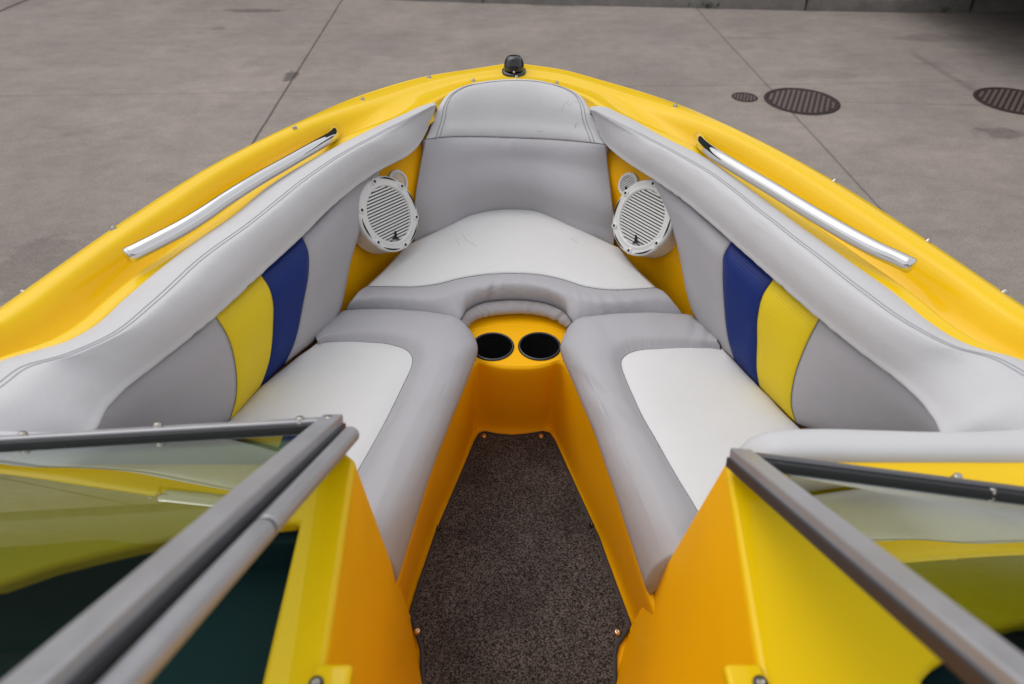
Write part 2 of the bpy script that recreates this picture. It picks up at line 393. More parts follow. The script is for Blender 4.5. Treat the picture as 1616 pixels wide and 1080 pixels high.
# manholes
def manhole(u, v, R, label, ribs=13):
    c = U(u, v, H); t = thing('manhole_cover', label, 'manhole', (c[0], c[1], 0), 'round iron covers set in the concrete')
    obj('rim', lathe_bm([(R*1.06, .001), (R*1.06, .006), (R*.97, .007), (R*.965, .003), (R*.95, .003)], None, 56), M['iron'], t)
    bm = lathe_bm([(R*.955, .002), (R*.94, .0045), (0, .0045)], None, 56); nf = len(bm.faces)
    Mr = Matrix.Rotation(-math.atan2(c[0], c[1]), 4, 'Z')
    pitch = 2*R*.93/ribs
    for i in range(ribs):
        x = -R*.93+pitch*(i+.5); hl = math.sqrt(max(0, (R*.9)**2-x*x)); y = -hl
        while y < hl-.02:
            y1 = min(hl, y+pitch*.85); box_bm(x-pitch*.27, x+pitch*.27, y, y1-.008, .004, .0085, Mr, bm); y = y1+.004
    o = obj('ribbed_plate', bm, M['iron'], t, False); o.data.materials.append(M['irib'])
    for p in o.data.polygons[nf:]: p.material_index = 1
    return t
M['irib'] = mat('pale_brown_iron', (.19, .145, .125), .5, metal=.4, var=.3, varscale=30)  # ribs a paler brown than the plate between them
manhole(1265, 160, .325, 'large round ribbed rusty manhole cover beside the small round cover')
manhole(1603, 160, .34, 'round rusty manhole cover cut by the right edge of the photo')
manhole(1175, 154, .115, 'small round rusty valve cover left of the large manhole', 7)
# unseen box trailer added outside the frame to darken the far right corner
cn = thing('unseen_box_trailer', 'unseen dark box trailer added over the far right corner of the yard to shade the concrete', 'trailer', (9, 11, 0))
def rel(o): o.location = -Vector((9, 11, 0))
rel(obj('body', box_bm(4.85, 13.5, 6.75, 12.4, .88, 3.3), M['roof'], cn, False, bev=.03))
rel(obj('underbody', box_bm(5.3, 13.2, 7.7, 12.2, .64, .885), M['roof'], cn, False))
for y in (8.3, 11.6):
    for x in (10.4, 11.6):
        o = obj('wheel', lathe_bm([(0, -.14), (.28, -.14), (.45, -.13), (.5, -.08), (.5, .08), (.45, .13), (.28, .14), (0, .14)], frame_M((x, y, .5), (0, 1, 0), (1, 0, 0)), 32), M['rubber'], cn); rel(o)
    rel(obj('landing_leg', box_bm(8.4, 8.5, y-.05, y+.05, 0, .8), M['roof'], cn, False))

# unseen workshop added behind the camera for dark reflections in the steel rails
wk = thing('unseen_workshop', 'unseen long dark workshop building added behind the stern for reflections in the rails', 'building', (0, -8, 0))
def rel3(o): o.location = -Vector((0, -8, 0))
rel3(obj('wall', box_bm(-16, 18, -14, -8, 0, 4.4), M['wall'], wk, False))
rel3(obj('roof', box_bm(-16.4, 18.4, -14.4, -7.5, 4.4, 4.65), M['roof'], wk, False))
for x in (-12, -6, 0, 6, 12):
    rel3(obj('door', box_bm(x-1.9, x+1.9, -7.99, -7.94, 0, 3.5), M['roof'], wk, False))

# unseen green shed added beyond the kerb for dark reflections in windshield and rails
sh = thing('unseen_green_shed', 'unseen long dark green shed added beyond the kerb for reflections in the glass', 'shed', (-10, 17, 0))
def rel4(o): o.location = -Vector((-10, 17, 0))
rel4(obj('wall', box_bm(-28, 4.5, 15, 22, 0, 6.2), M['shedg'], sh, False))
rel4(obj('roof', box_bm(-28.4, 4.9, 14.5, 22.5, 6.2, 6.5), M['roof'], sh, False))
for x in (-24, -18, -12, -6, 0):
    rel4(obj('window', box_bm(x-1.2, x+1.2, 14.95, 15.01, 2.2, 3.6), M['roof'], sh, False))

# ------------------------------------------------------------------ BOAT
boat = thing('speedboat', 'yellow open-bow speedboat with grey and white vinyl seats, chrome grab rails and raked windshield', 'boat', (0, 0, 0))
HG = .70
sheerR = UL([(808, 101), (825, 103), (887, 112), (950, 129), (1064, 164), (1181, 215), (1312, 285), (1455, 376), (1616, 486)], HG)+[W(.975, .62, HG), W(1.03, .1, HG), W(1.06, -.6, HG), W(1.05, -1.8, HG)]
sheerL = UL([(808, 101), (795, 103), (745, 111), (675, 122), (572, 151), (461, 199), (329, 266), (190, 354), (0, 488)], HG)+[W(-.965, .62, HG), W(-1.03, .1, HG), W(-1.06, -.6, HG), W(-1.05, -1.8, HG)]
HB = .69
bolR = UL([(929, 169), (946, 167), (981, 180), (1056, 221), (1108, 246), (1177, 293), (1240, 340), (1333, 406), (1420, 468), (1472, 512), (1517, 541), (1558, 557), (1616, 572)], HB)+[W(.845, .64, HB), W(.86, .5, HB)]
bolL = UL([(689, 161), (672, 165), (640, 179), (560, 217), (520, 237), (416, 298), (367, 340), (312, 378), (256, 420), (194, 472), (139, 520), (100, 541), (52, 555), (0, 570)], HB)+[W(-.85, .64, HB), W(-.865, .5, HB)]
innR = UL([(808, 128), (860, 133), (915, 150), (965, 182)], HB)+bolR[3:]+[W(.88, .1, HB), W(.9, -.6, HB), W(.9, -1.8, HB)]
innL = UL([(808, 128), (760, 133), (705, 152), (655, 183)], HB)+bolL[3:]+[W(-.88, .1, HB), W(-.9, -.6, HB), W(-.9, -1.8, HB)]
def deck_section(sh, inn, side):
    n = 150
    A = rs(sh, n); B = rs(inn, n)
    # re-match the inner line so that each station lies square across the gunwale
    sA = np.linspace(0, 1, n)
    Bd = rs(inn, 1200); m = []
    last = 0
    for i in range(n):
        T = A[min(i+1, n-1)]-A[max(i-1, 0)]; T /= np.linalg.norm(T)
        d = np.abs((Bd-A[i]) @ T)+.15*np.linalg.norm(Bd-A[i], axis=1)
        j = int(np.argmin(np.where(np.arange(len(Bd)) < last, 9, d))); last = j; m.append(j)
    m = np.array(m, float); k = np.ones(9)/9; m = np.convolve(np.pad(m, 4, mode='edge'), k, 'valid'); m[0] = 0; m[-1] = 1199
    B = Bd[m.astype(int)]
    s = sA
    # profile across: t, height
    prof = [(-.012, -.075), (-.010, -.03), (-.002, -.010), (.02, .000), (.06, .004), (.16, .013), (.30, .010), (.38, -.006), (.46, -.034), (.58, -.052), (.72, -.050), (.765, -.028), (.81, -.006), (.95, -.005), (1.0, -.012), (1.10, -.03)]
    rows = []
    inner = np.array([0, 1.0, 0])
    for i in range(n):
        d = B[i]-A[i]; wdt = np.linalg.norm(d[:2]); row = []
        y = A[i][1]
        f = min(1, max(0, (2.0-y)/.35)); f = f*f*(3-2*f)            # flat at the stem
        g = min(1, max(0, (y-.62)/.35)); g = g*g*(3-2*g)             # fades by the windshield
        g = .35+.65*g
        for t, z in prof:
            zz = z if t < .05 or t > .99 else z*(.12+.88*f)*(g if t > .3 else 1)
            if t < 0: row.append(A[i]+d/wdt*(t*1.0)+np.array([0, 0, z]))
            else: row.append(A[i]+d*t+np.array([0, 0, zz+(0.004*(1-t))]))
        rows.append(row)
    R = np.array(rows); q = np.linspace(0, len(prof)-1, 70); par = np.arange(len(prof), dtype=float)
    return np.stack([spline(R[i], q, par) for i in range(n)], 0)
DR = deck_section(sheerR, innR, 1); DL = deck_section(sheerL, innL, -1)
bm = grid_bm(DL[::-1]); grid_bm(DR, bm)
bmesh.ops.remove_doubles(bm, verts=bm.verts, dist=.0001)
obj('gunwale_deck', bm, M['gel'], boat)
# hull sides
def hull_rows(sh):
    A = rs(sh, 90); out = []
    for p in A:
        x, y = p[0], p[1]; s = 1 if x >= 0 else -1
        f = min(1, max(0, (2.17-y)/1.4)); 
        ch = np.array([x*.86*(.35+.65*f), y-.28*(1-f), .95-.12*f]); ke = np.array([0, y-.55*(1-f), .62-.22*f])
        out.append([p+np.array([s*.012, 0.004, -.07]), p*.6+ch*.4+np.array([0, 0, -.02]), ch, (ch+ke)/2, ke])
    return np.array(out)
HR, HLs = hull_rows(sheerR), hull_rows(sheerL)
bm = grid_bm(HR, out=(9, 0, -1)); grid_bm(HLs, bm, out=(-9, 0, -1))
tr = [HLs[-1, k] for k in range(5)]+[HR[-1, k] for k in range(3, -1, -1)]; bm.faces.new([bm.verts.new(p) for p in tr])
obj('hull', bm, M['gel'], boat)
bm = tube_bm(list(rs(sheerL, 90)[::-1]+np.array([-.006, .004, -.055]))+list(rs(sheerR, 90)[1:]+np.array([.006, .004, -.055])), .014, seg=8)
obj('rub_rail', bm, M['rubber'], boat)

# ---- bolsters
HT, HS = .66, .738
stR = UL([(931, 172), (964, 189), (1056, 236), (1125, 276), (1205, 338), (1247, 371), (1299, 411), (1368, 465), (1437, 513), (1506, 548), (1576, 568), (1616, 590)], HT)+[W(.80, .59, HT), W(.80, .5, HT)]
stL = UL([(688, 165), (640, 190), (520, 256), (480, 284), (398, 350), (312, 413), (243, 477), (173, 531), (104, 561), (35, 582), (0, 608)], HT)+[W(-.80, .585, HT), W(-.80, .5, HT)]
seR = UL([(934, 182, .71), (950, 219), (977, 247), (1028, 281), (1080, 317), (1108, 340), (1155, 381), (1221, 440), (1293, 503), (1361, 558), (1420, 603), (1454, 635), (1478, 668), (1489, 690)], HS)+[W(.67, .62, HS), W(.66, .5, HS)]
seL = UL([(688, 172, .71), (672, 209), (641, 247), (601, 268), (520, 329), (476, 373), (411, 433), (340, 499), (277, 551), (230, 588), (194, 617), (166, 648), (149, 680)], HS)+[W(-.66, .60, HS), W(-.65, .5, HS)]

def bolster(ou, st, se):
    n = 300; O, T_, Se = rs(ou, n), rs(st, n), rs(se, n)
    a = np.linspace(0, 1, n)
    low = O+np.array([0, 0, -.05]);
    # face: fuller towards the middle of the section
    c1 = T_*.72+Se*.28; c2 = T_*.4+Se*.6
    hor = O-Se; hor[:, 2] = 0; hor /= np.maximum(1e-6, np.linalg.norm(hor, axis=1))[:, None]
    full = np.interp(a, [0, .05, .2, 1], [.1, .6, 1, 1])[:, None]
    up = np.array([0, 0, 1.0])
    c1 = c1+(up*.016-hor*.010)*full; c2 = c2+(up*.014-hor*.014)*full; c3 = T_*.12+Se*.88+(up*.006-hor*.007)*full
    ot = O*.5+T_*.5+up*.007*full
    back = Se+hor*.05*full+np.array([0, 0, -.0])
    cur = [low, O+up*-.004, ot, T_, c1, c2, c3, Se, back]
    G = np.stack(cur, 1)
    q = np.linspace(0, len(cur)-1, 57); par = np.arange(len(cur), dtype=float)
    return np.stack([spline(G[i], q, par) for i in range(n)], 0)
def edge_stitch(G, t0, parent, s0=.01, s1=.99, name='stitching', off=.0003, dt=.012, r=.0009):
    bm = bmesh.new(); N = gnorm(G)
    for t in (t0-dt, t0+dt):
        pts = []
        for s in np.linspace(s0, s1, 240): pts.append(gev(G, s, t)+gev(N, s, t)*off)
        tube_bm(pts, r, bm, 5)
    return obj(name, bm, M['stitch'], parent)
bolsters = []
for ou, st, se in ((bolL, stL, seL), (bolR, stR, seR)):
    G = bolster(ou, st, se); G = pucker(G, 7/8, .0011, .07, 40); G = pucker(G, .5, .0012, .3, 8); G[0] = G[0]*.3+G[0].mean(0)*.7
    o = gobj('side_bolster', G, M['light'], boat, closed=True)
    edge_stitch(G, 3/8, o, dt=.015, r=.0008)
    obj('seam', tube_bm(list(rs(se, 120)[4:]), .0008, seg=6), M['seam'], o)
    bolsters.append(G)

# ---- side panels with blue and yellow flashes
HP = .750
def panel(top, bounds, hp=HP, hb=.975):
    pass
def side_panel(front, b1, b2, b3, aft, topc, botc, dark):
    # curves run top -> bottom ; top/bottom seams given for the 4 cells
    bs = [front, b1, b2, b3, aft]; mats = ['mid', 'blue', 'yvin', 'mid']; names = ['front_panel', 'blue_flash', 'yellow_flash', 'aft_panel']
    root = bpy.data.objects.new('side_panel', None)
    first = None; objs = []
    order = [0, 3, 1, 2]
    for k in range(4):
        L_, R_ = bs[k], bs[k+1]
        G = coons(topc[k], botc[k], L_, R_, 34, 30)
        G = bulge(G, .007 if k in (1, 2) else .010, 6, 6)
        objs.append((names[k], G, mats[k]))
    return objs
def hcurve(pts, ht, hb):
    # heights from top to bottom proportional to progress down the picture
    v0, v1 = pts[0][1], pts[-1][1]
    return [U(u, v, ht+(hb-ht)*(v-v0)/(v1-v0)) for u, v in pts]
hbm = .975
frL = hcurve([(601, 268), (592, 290), (580, 325), (570, 361), (557, 400), (545, 455), (540, 485)], HP, hbm)
b1L = hcurve([(476, 373), (486, 398), (487, 425), (478, 479), (464, 541), (449, 576)], HP, hbm)
b2L = hcurve([(411, 433), (425, 455), (431, 480), (431, 506), (426, 562), (411, 611)], HP, hbm)
b3L = hcurve([(340, 499), (360, 534), (371, 576), (372, 628), (362, 666)], HP, hbm)
afL = hcurve([(149, 680), (150, 720), (150, 760)], HP, hbm)
topL = [UL([(601, 268), (582, 276), (520, 329), (476, 373)], HP), UL([(476, 373), (411, 433)], HP), UL([(411, 433), (340, 499)], HP), UL([(340, 499), (277, 551), (230, 588), (194, 617), (166, 648), (149, 680)], HP)]
botL = [UL([(540, 485), (523, 513), (502, 534), (449, 576)], hbm), UL([(449, 576), (411, 611)], hbm), UL([(411, 611), (362, 666)], hbm), UL([(362, 666), (250, 720), (150, 760)], hbm)]
frR = hcurve([(1028, 281), (1040, 305), (1052, 330), (1062, 362), (1070, 390), (1082, 451), (1092, 492)], HP, hbm)
b1R = hcurve([(1155, 381), (1142, 405), (1141, 425), (1143, 479), (1151, 541), (1160, 571)], HP, hbm)
b2R = hcurve([(1221, 440), (1205, 464), (1196, 500), (1195, 540), (1195, 590), (1199, 612)], HP, hbm)
b3R = hcurve([(1293, 503), (1271, 548), (1253, 600), (1249, 641), (1257, 670)], HP, hbm)
afR = hcurve([(1489, 690), (1489, 725), (1488, 765)], HP, hbm)
topR = [UL([(1028, 281), (1080, 317), (1108, 340), (1155, 381)], HP), UL([(1155, 381), (1221, 440)], HP), UL([(1221, 440), (1293, 503)], HP), UL([(1293, 503), (1361, 558), (1420, 603), (1454, 635), (1478, 668), (1489, 690)], HP)]
botR = [UL([(1092, 492), (1108, 517), (1160, 571)], hbm), UL([(1160, 571), (1199, 612)], hbm), UL([(1199, 612), (1257, 670)], hbm), UL([(1257, 670), (1380, 720), (1488, 765)], hbm)]
for args in ((frL, b1L, b2L, b3L, afL, topL, botL), (frR, b1R, b2R, b3R, afR, topR, botR)):
    cells = side_panel(*args, None)
    bm = grid_bm(cells[0][1]); grid_bm(cells[3][1], bm)
    root = obj('side_panel', bm, M['mid'], boat, sol=.022)
    for k in (1, 2): gobj(cells[k][0], cells[k][1], M[cells[k][2]], root, sol=.022)
    bm = bmesh.new()
    for c in args[1:4]: tube_bm(rs(c, 40), .0008, bm, 6)
    obj('seam', bm, M['seam'], root)

# ---- inner wall liner (yellow) behind the upholstery
wt = []
for sgn, tp, bt in ((-1, [(668, 222, .755), (641, 240, .765), (601, 262, .775), (510, 330, .79), (411, 428, .80), (277, 545, .80), (150, 655, .80)],
                         [(655, 388, 1.0), (600, 425, 1.0), (543, 484, 1.0), (500, 530, 1.0), (409, 608, 1.0), (300, 700, 1.0), (150, 800, 1.0)]),
                    (1, [(955, 225, .755), (980, 240, .765), (1028, 274, .775), (1108, 335, .79), (1221, 432, .80), (1361, 545, .80), (1489, 660, .80)],
                        [(965, 388, 1.0), (1022, 430, 1.0), (1085, 489, 1.0), (1120, 520, 1.0), (1205, 607, 1.0), (1340, 710, 1.0), (1488, 800, 1.0)])):
    A = UL(tp); B = UL(bt)
    off = np.array([sgn*.02, .012, 0])
    A = [p+off*.6 for i, p in enumerate(A)]; B = [p+off*.6 for i, p in enumerate(B)]
    A = [np.array([sgn*.05, 2.0, A[0][2]]), np.array([sgn*.16, 1.93, A[0][2]])]+A; B = [np.array([sgn*.05, 1.86, B[0][2]]), np.array([sgn*.14, 1.80, B[0][2]])]+B
    top2 = [p+np.array([sgn*.05, .03, .03]) for p in A]; bot2 = [p+np.array([0, 0, -.12]) for p in B]
    wt.append(loft([top2, A, B, bot2], 90, 16, [0, .4, 1.4, 1.8]))
bm = grid_bm(wt[0][::-1]); grid_bm(wt[1], bm); obj('inner_wall', bm, M['gelshade'], boat)

# ---- bow backrest
seam = UL([(672, 220, .745), (700, 217, .757), (740, 216, .77), (814, 218, .776), (880, 221, .77), (925, 225, .757), (955, 228, .745)])
botb = UL([(655, 385, .985), (700, 368, .978), (742, 345, .972), (770, 337, .97), (815, 334, .97), (846, 337, .97), (873, 349, .972), (915, 371, .978), (967, 390, .985)])
lf = UL([(672, 220, .745), (662, 268, .81), (654, 325, .89), (652, 365, .955), (655, 385, .985)])
rt = UL([(955, 228, .745), (960, 268, .81), (967, 330, .89), (971, 368, .955), (967, 390, .985)])
G = coons(seam, botb, lf, rt, 200, 50); G = bulge(G, .024, 7, 6); G = pucker(G, 0, .0012, .10, 14); G = pucker(G, 1, .0015, .2, 8)
back = gobj('bow_backrest', G, M['mid'], boat, sol=.035)
back.modifiers['s'].use_even_offset = False
ot = UL([(700, 156, .685), (712, 145, .672), (735, 135, .662), (776, 127, .655), (811, 125, .652), (849, 127, .655), (885, 136, .662), (909, 146, .672), (922, 157, .685)])
pl = UL([(672, 220, .745), (678, 205, .735), (690, 174, .702), (700, 156, .685)]); pr = UL([(955, 228, .745), (948, 212, .735), (936, 184, .705), (922, 157, .685)])
Gp = coons(seam, ot, pl, pr, 64, 40); Gp = bulge(Gp, .014, 6, 5)
hp = gobj('head_pad', Gp, M['light'], back, sol=.04)
hp.modifiers['s'].use_even_offset = False
obj('seam', tube_bm(rs(seam, 60), .0008, seg=6), M['seam'], back)
def param_tube(G, path, n=160, off=.0004, r=.0009, bm=None):
    path = [np.array([a, b, 0.]) for a, b in path]; Q = rs(path, n); N = gnorm(G)
    return tube_bm([gev(G, q[0], q[1])+gev(N, q[0], q[1])*off for q in Q], r, bm, 5)
bm = bmesh.new()
for e in (.062, .085): param_tube(Gp, [(e, .01), (e, .4), (e, .72), (e+.03, .87), (e+.10, .935+(.085-e)*.8), (.3, .95), (.5, .955), (.7, .95), (.9-e, .935+(.085-e)*.8), (.97-e, .87), (1-e, .72), (1-e, .4), (1-e, .01)], bm=bm)
obj('stitching', bm, M['stitch'], hp)
bm = bmesh.new()
for path, r in (([(.79, .50), (.815, .60), (.85, .68)], .0006), ([(.84, .60), (.87, .645)], .0005), ([(.88, .70), (.90, .68)], .0006), ([(.845, .24), (.855, .29), (.868, .35)], .0011), ([(.62, .10), (.65, .12)], .0008)):
    obj('scuff_mark', param_tube(Gp, path, 50, -.0002, r), M['scuff'], hp)

# ---- bow seat cushion
HC = .965
bk = UL([(640, 388, HC), (700, 360, HC), (742, 336, HC), (769, 329, HC), (815, 326, HC), (846, 329, HC), (873, 340, HC), (915, 362, HC), (978, 392, HC)])
sm = UL([(579, 452, HC-.002), (620, 453, HC-.002), (658, 453, HC-.002), (690, 449, HC-.002), (726, 440, HC-.002), (765, 434, HC-.002), (817, 432, HC-.002), (857, 435, HC-.002), (892, 443, HC-.002), (924, 453, HC-.002), (963, 458, HC-.002), (1000, 457, HC-.002), (1035, 454, HC-.002)])
wl = UL([(640, 388, HC), (612, 420, HC), (579, 452, HC)]); wr = UL([(978, 392, HC), (1005, 425, HC), (1035, 454, HC)])
Gw = coons(bk, sm, wl, wr, 70, 34); Gw = bulge(Gw, .007, 8, 6)
bowc = gobj('bow_seat_cushion', Gw, M['white'], boat, sol=.05)
fr = [(546, 492), (585, 491), (640, 496), (700, 502), (728, 504), (738, 488), (757, 478), (797, 472), (837, 473), (868, 479), (890, 490), (902, 506), (930, 505), (985, 501), (1040, 500), (1078, 500)]
front = UL([(u, v, .992) for u, v in fr]); 
crest_px = [(556, 474), (600, 471), (650, 474), (692, 474), (722, 466), (745, 459), (768, 454), (800, 450), (835, 451), (862, 456), (886, 465), (915, 475), (945, 479), (990, 478), (1035, 474), (1060, 474)]
crest = UL([(u, v, .958) for u, v in crest_px])
und = [p+np.array([0, .01, -.045]) for p in front]
Gb = loft([sm, [0.5*(a+b)+np.array([0, 0, .006]) for a, b in zip(rs(sm, 90), rs(crest, 90))], crest, front, und], 300, 40); Gb = pucker(Gb, 0, .0010, .10, 45); Gb = pucker(Gb, .6, .0022, .22, 22)
band = gobj('front_roll', Gb, M['mid'], bowc, sol=.01)
obj('seam', tube_bm(rs(sm, 90), .0008, seg=6), M['seam'], bowc)
# arch facing under the roll
ar = [(726, 507), (738, 489), (757, 479), (797, 473), (837, 474), (868, 480), (890, 491), (903, 508)]
a2 = [(738, 515), (748, 505), (768, 498), (800, 494), (837, 494), (860, 498), (880, 506), (894, 516)]
Ga = loft([UL([(u, v, .990) for u, v in ar]), UL([(u, v+1, 1.02) for u, v in a2]), UL([(u, v+1, 1.05) for u, v in a2])], 160, 16); Ga = pucker(Ga, .4, .0022, .6, 14); 
ga = gobj('arch_facing', Ga, M['mid'], bowc, sol=.008)
obj('piping', tube_bm(rs(UL([(u, v, .989) for u, v in ar]), 60), .0022, seg=6), M['seam'], bowc)
bm = bmesh.new()
for k in range(9):     # puckered folds in the facing and roll
    s = .55+.04*k+random.uniform(-.01, .01)
    a, b = gev(Ga, min(.98, s), .05), gev(Ga, min(.98, s+.01), .45); tube_bm([a, (a+b)/2, b], [.0006, .0014, .0006], bm, 6, 8)
obj('fold', bm, M['mid'], ga)
bm = bmesh.new()
for path, r in (([(.30, .35), (.33, .50), (.37, .62)], .0007), ([(.27, .38), (.30, .55)], .0006), ([(.75, .3), (.78, .35)], .0007)):
    obj('scuff_mark', param_tube(Gw, path, 40, -.0002, r), M['scuff'], bowc)

# ---- side seat cushions
def seat(outer, crest, sm, wall, outs, extra_low):
    yc = .615 if outs > 0 else .600
    def cut(P):
        a = np.array(P); par = np.arange(len(a), dtype=float); D = spline(a, np.linspace(0, len(a)-1, 600), par)
        k = int(np.argmax(D[:, 1] < yc)) or 600
        q = np.linspace(0, k-1, 300); return np.stack([np.interp(q, np.arange(k), D[:k, c]) for c in range(3)], 1)
    O = cut(UL([(u, v, 1.008+.052*min(1, max(0, (v-690)/215))**1.5) for u, v in outer])); Cc = cut(UL([(u, v, .960) for u, v in crest])); Sm = cut(UL([(u, v, .966) for u, v in sm]))
    Cc = Cc*.6+Sm*.4; Cc[:, 2] = CAMZ-.956; Sm[:, 2] = CAMZ-.974
    low = [p+np.array([-outs*.012, 0.0, -.035]) for p in O]
    rr = lambda f, k: [a*(1-f)+b*f+np.array([0, 0, k*(b[2]-a[2])]) for a, b in zip(O, Cc)]
    mid0, mid, midb = rr(.11, .33), rr(.38, .38), rr(.72, .22)
    low = np.array(low); mid0, mid, midb = np.array(mid0), np.array(mid), np.array(midb)
    mid2 = (Cc+Sm)/2+np.array([0, 0, .0055])
    G = pucker(loft([low, O, mid0, mid, midb, Cc, mid2, Sm], 300, 60), 1.0, .0010, .12, 55); G = pucker(G, .45, .0016, .35, 9)
    e = G[-1:].copy(); c = e.mean(1, keepdims=True)-np.array([0, .004, .03]); G = np.concatenate([G, e*.5+c*.5, e*.02+c*.98], 0)
    o = gobj('seat_cushion', G, M['mid'], boat)
    Wl = cut(UL([(u, v, .972) for u, v in wall])); zc = G2c = None
    G2 = loft([Sm, [(a*2+b)/3 for a, b in zip(rs(Sm, 80), rs(Wl, 80))], [(a+2*b)/3 for a, b in zip(rs(Sm, 80), rs(Wl, 80))], Wl], 90, 34); ss = np.linspace(-1, 1, 90)[:, None]; tt_ = np.linspace(-1, 1, 34)[None, :]; G2[:, :, 2] += .011*(1-np.abs(ss)**8)*(1-np.abs(tt_)**6)
    wo_ = gobj('seat_inset', G2, M['white'], o)
    obj('seam', tube_bm(rs(Sm, 120), .0008, seg=6), M['seam'], o)
    return o, G, G2
outerL = [(500, 541), (512, 521), (531, 505), (551, 496), (599, 494), (658, 496), (710, 503), (734, 515), (749, 535), (754, 553), (746, 578), (728, 622), (706, 677), (680, 746), (654, 828), (630, 905), (605, 985)]
crestL = [(501, 541), (514, 529), (534, 518), (553, 511), (599, 509), (655, 511), (692, 518), (714, 530), (722, 548), (722, 568), (712, 594), (693, 634), (668, 690), (642, 760), (617, 836), (596, 900), (570, 985)]
smL = [(502, 541), (515, 538), (535, 537), (559, 536), (590, 537), (611, 539), (638, 547), (650, 560), (648, 577), (638, 599), (622, 632), (607, 662), (585, 702), (565, 737), (540, 785), (515, 830), (490, 880)]
wallL = [(502, 540), (490, 550), (475, 560), (460, 572), (445, 584), (430, 596), (411, 612), (390, 634), (362, 664), (340, 690), (320, 712), (300, 735), (280, 755), (262, 775), (245, 795), (230, 812), (215, 830)]
outerR = [(1124, 533), (1116, 523), (1102, 512), (1082, 503), (1035, 500), (985, 500), (956, 501), (916, 506), (899, 516), (888, 537), (884, 552), (892, 574), (912, 620), (936, 677), (961, 748), (985, 822), (1020, 928), (1040, 990)]
crestR = [(1126, 538), (1112, 530), (1100, 524), (1080, 518), (1035, 515), (985, 516), (962, 518), (934, 525), (920, 537), (914, 553), (915, 570), (924, 592), (944, 632), (968, 686), (996, 752), (1022, 820), (1058, 900), (1085, 960)]
smR = [(1138, 550), (1120, 547), (1100, 547), (1070, 546), (1035, 547), (1015, 548), (995, 553), (983, 562), (981, 573), (987, 592), (1000, 622), (1015, 654), (1033, 685), (1051, 717), (1073, 755), (1096, 792), (1120, 835), (1145, 880)]
wallR = [(1139, 549), (1145, 556), (1152, 563), (1160, 571), (1170, 582), (1180, 593), (1190, 603), (1199, 613), (1215, 628), (1230, 645), (1250, 665), (1271, 685), (1290, 703), (1310, 722), (1330, 742), (1350, 762), (1372, 784), (1395, 806)]
sc1 = seat(outerL, crestL, smL, wallL, 1, 0); sc2 = seat(outerR, crestR, smR, wallR, -1, 0)
# seat base floor under the cushions (keeps light out)
HF = 1.31

# ---- cup holder deck with two wells
HD = 1.04
cups = [(777.5, 547.5), (851.5, 547)]; RC = .0495
outl = UL([(700, 570), (712, 520), (738, 496), (765, 488), (815, 484), (862, 488), (893, 498), (920, 520), (935, 572)], HD)
lip = UL([(879, 569), (866, 573), (845, 577), (820, 578), (795, 577), (774, 573), (757, 568)], HD)
loop = list(rs(outl, 40))+list(rs(lip, 24))
bm = bmesh.new(); edges = []
def loop_edges(pts):
    vs = [bm.verts.new(p) for p in pts]
    for i in range(len(vs)): edges.append(bm.edges.new((vs[i], vs[(i+1) % len(vs)])))
loop_edges(loop); cc = []
for u, v in cups:
    c = U(u, v, HD); cc.append(c); loop_edges([c+np.array([RC*.94*math.cos(a), RC*.94*math.sin(a), 0]) for a in np.linspace(0, 2*math.pi, 40, endpoint=False)])
bmesh.ops.triangle_fill(bm, use_beauty=True, edges=edges, normal=(0, 0, 1))
cdk = obj('cup_deck', bm, M['gelshade'], boat, False)
rid = UL([(738, 520), (760, 517), (790, 513), (820, 512), (850, 513), (880, 518), (900, 524)], HD)
obj('moulded_ridge', tube_bm([p+np.array([0, 0, -.0035]) for p in rs(rid, 50)], .0055, seg=10, flat=.8), M['gelshade'], cdk)
for c in cc:
    Mx = Matrix.Translation(Vector(c))
    o = obj('cup_holder', lathe_bm([(RC*.90, -.085), (RC*.93, -.02), (RC*.92, .0), (RC*.93, .0035), (RC*.97, .0045), (RC*1.03, .003), (RC*1.05, .0005)], Mx, 56), M['blackp'], boat)
    obj('well', lathe_bm([(0, -.086), (RC*.80, -.086), (RC*.86, -.083), (RC*.89, -.01)], Mx, 48), M['cup'], o)
    obj('drain_ring', lathe_bm([(RC*.62, -.0855), (RC*.62, -.080), (RC*.55, -.080), (RC*.55, -.0855)], Mx, 40), M['blackp'], o)

# ---- footwell
topo = [(560, 1110), (603, 985), (626, 905), (650, 828), (700, 677), (742, 585), (752, 571), (757, 569), (774, 574), (795, 578), (820, 579), (845, 578), (866, 574), (877, 570), (886, 571), (896, 585), (942, 677), (990, 822), (1024, 928), (1046, 990), (1085, 1110)]
topw = UL([(u, v, HD+.001+.05*min(1, max(0, (v-690)/210))) for u, v in topo])
boto = [(600, 1110), (636, 985), (652, 935), (681, 842), (716, 762), (742, 694), (750, 682), (757, 677), (774, 678), (795, 680), (812, 680), (830, 680), (852, 678), (866, 676), (873, 680), (884, 700), (914, 770), (948, 845), (985, 940), (1002, 988), (1040, 1110)]
botw = UL([(u, v, HF-.001) for u, v in boto])
def inset(pts, d, dz):
    c = np.array([.01, .6, 0]); out = []
    for p in pts:
        v = c-p; v[2] = 0; v /= np.linalg.norm(v); out.append(p+v*d+np.array([0, 0, dz]))
    return out
nn = 160
def denser(a): # keep the corners of both outlines matched
    a = np.array(a); par = np.arange(len(a), dtype=float); return spline(a, np.linspace(0, len(a)-1, nn), par)
A_, B_ = denser(topw), denser(botw)
inw = lambda P, d, dz: np.array(inset(P, d, dz))
secs = [inw(A_, -.006, .0), A_, inw(A_, .0035, -.003), inw(A_, .005, -.010), A_*.5+B_*.5+np.array([0, 0, 0]), B_+np.array([0, 0, .012]), inw(B_, .005, .001), inw(B_, .02, .0005)]
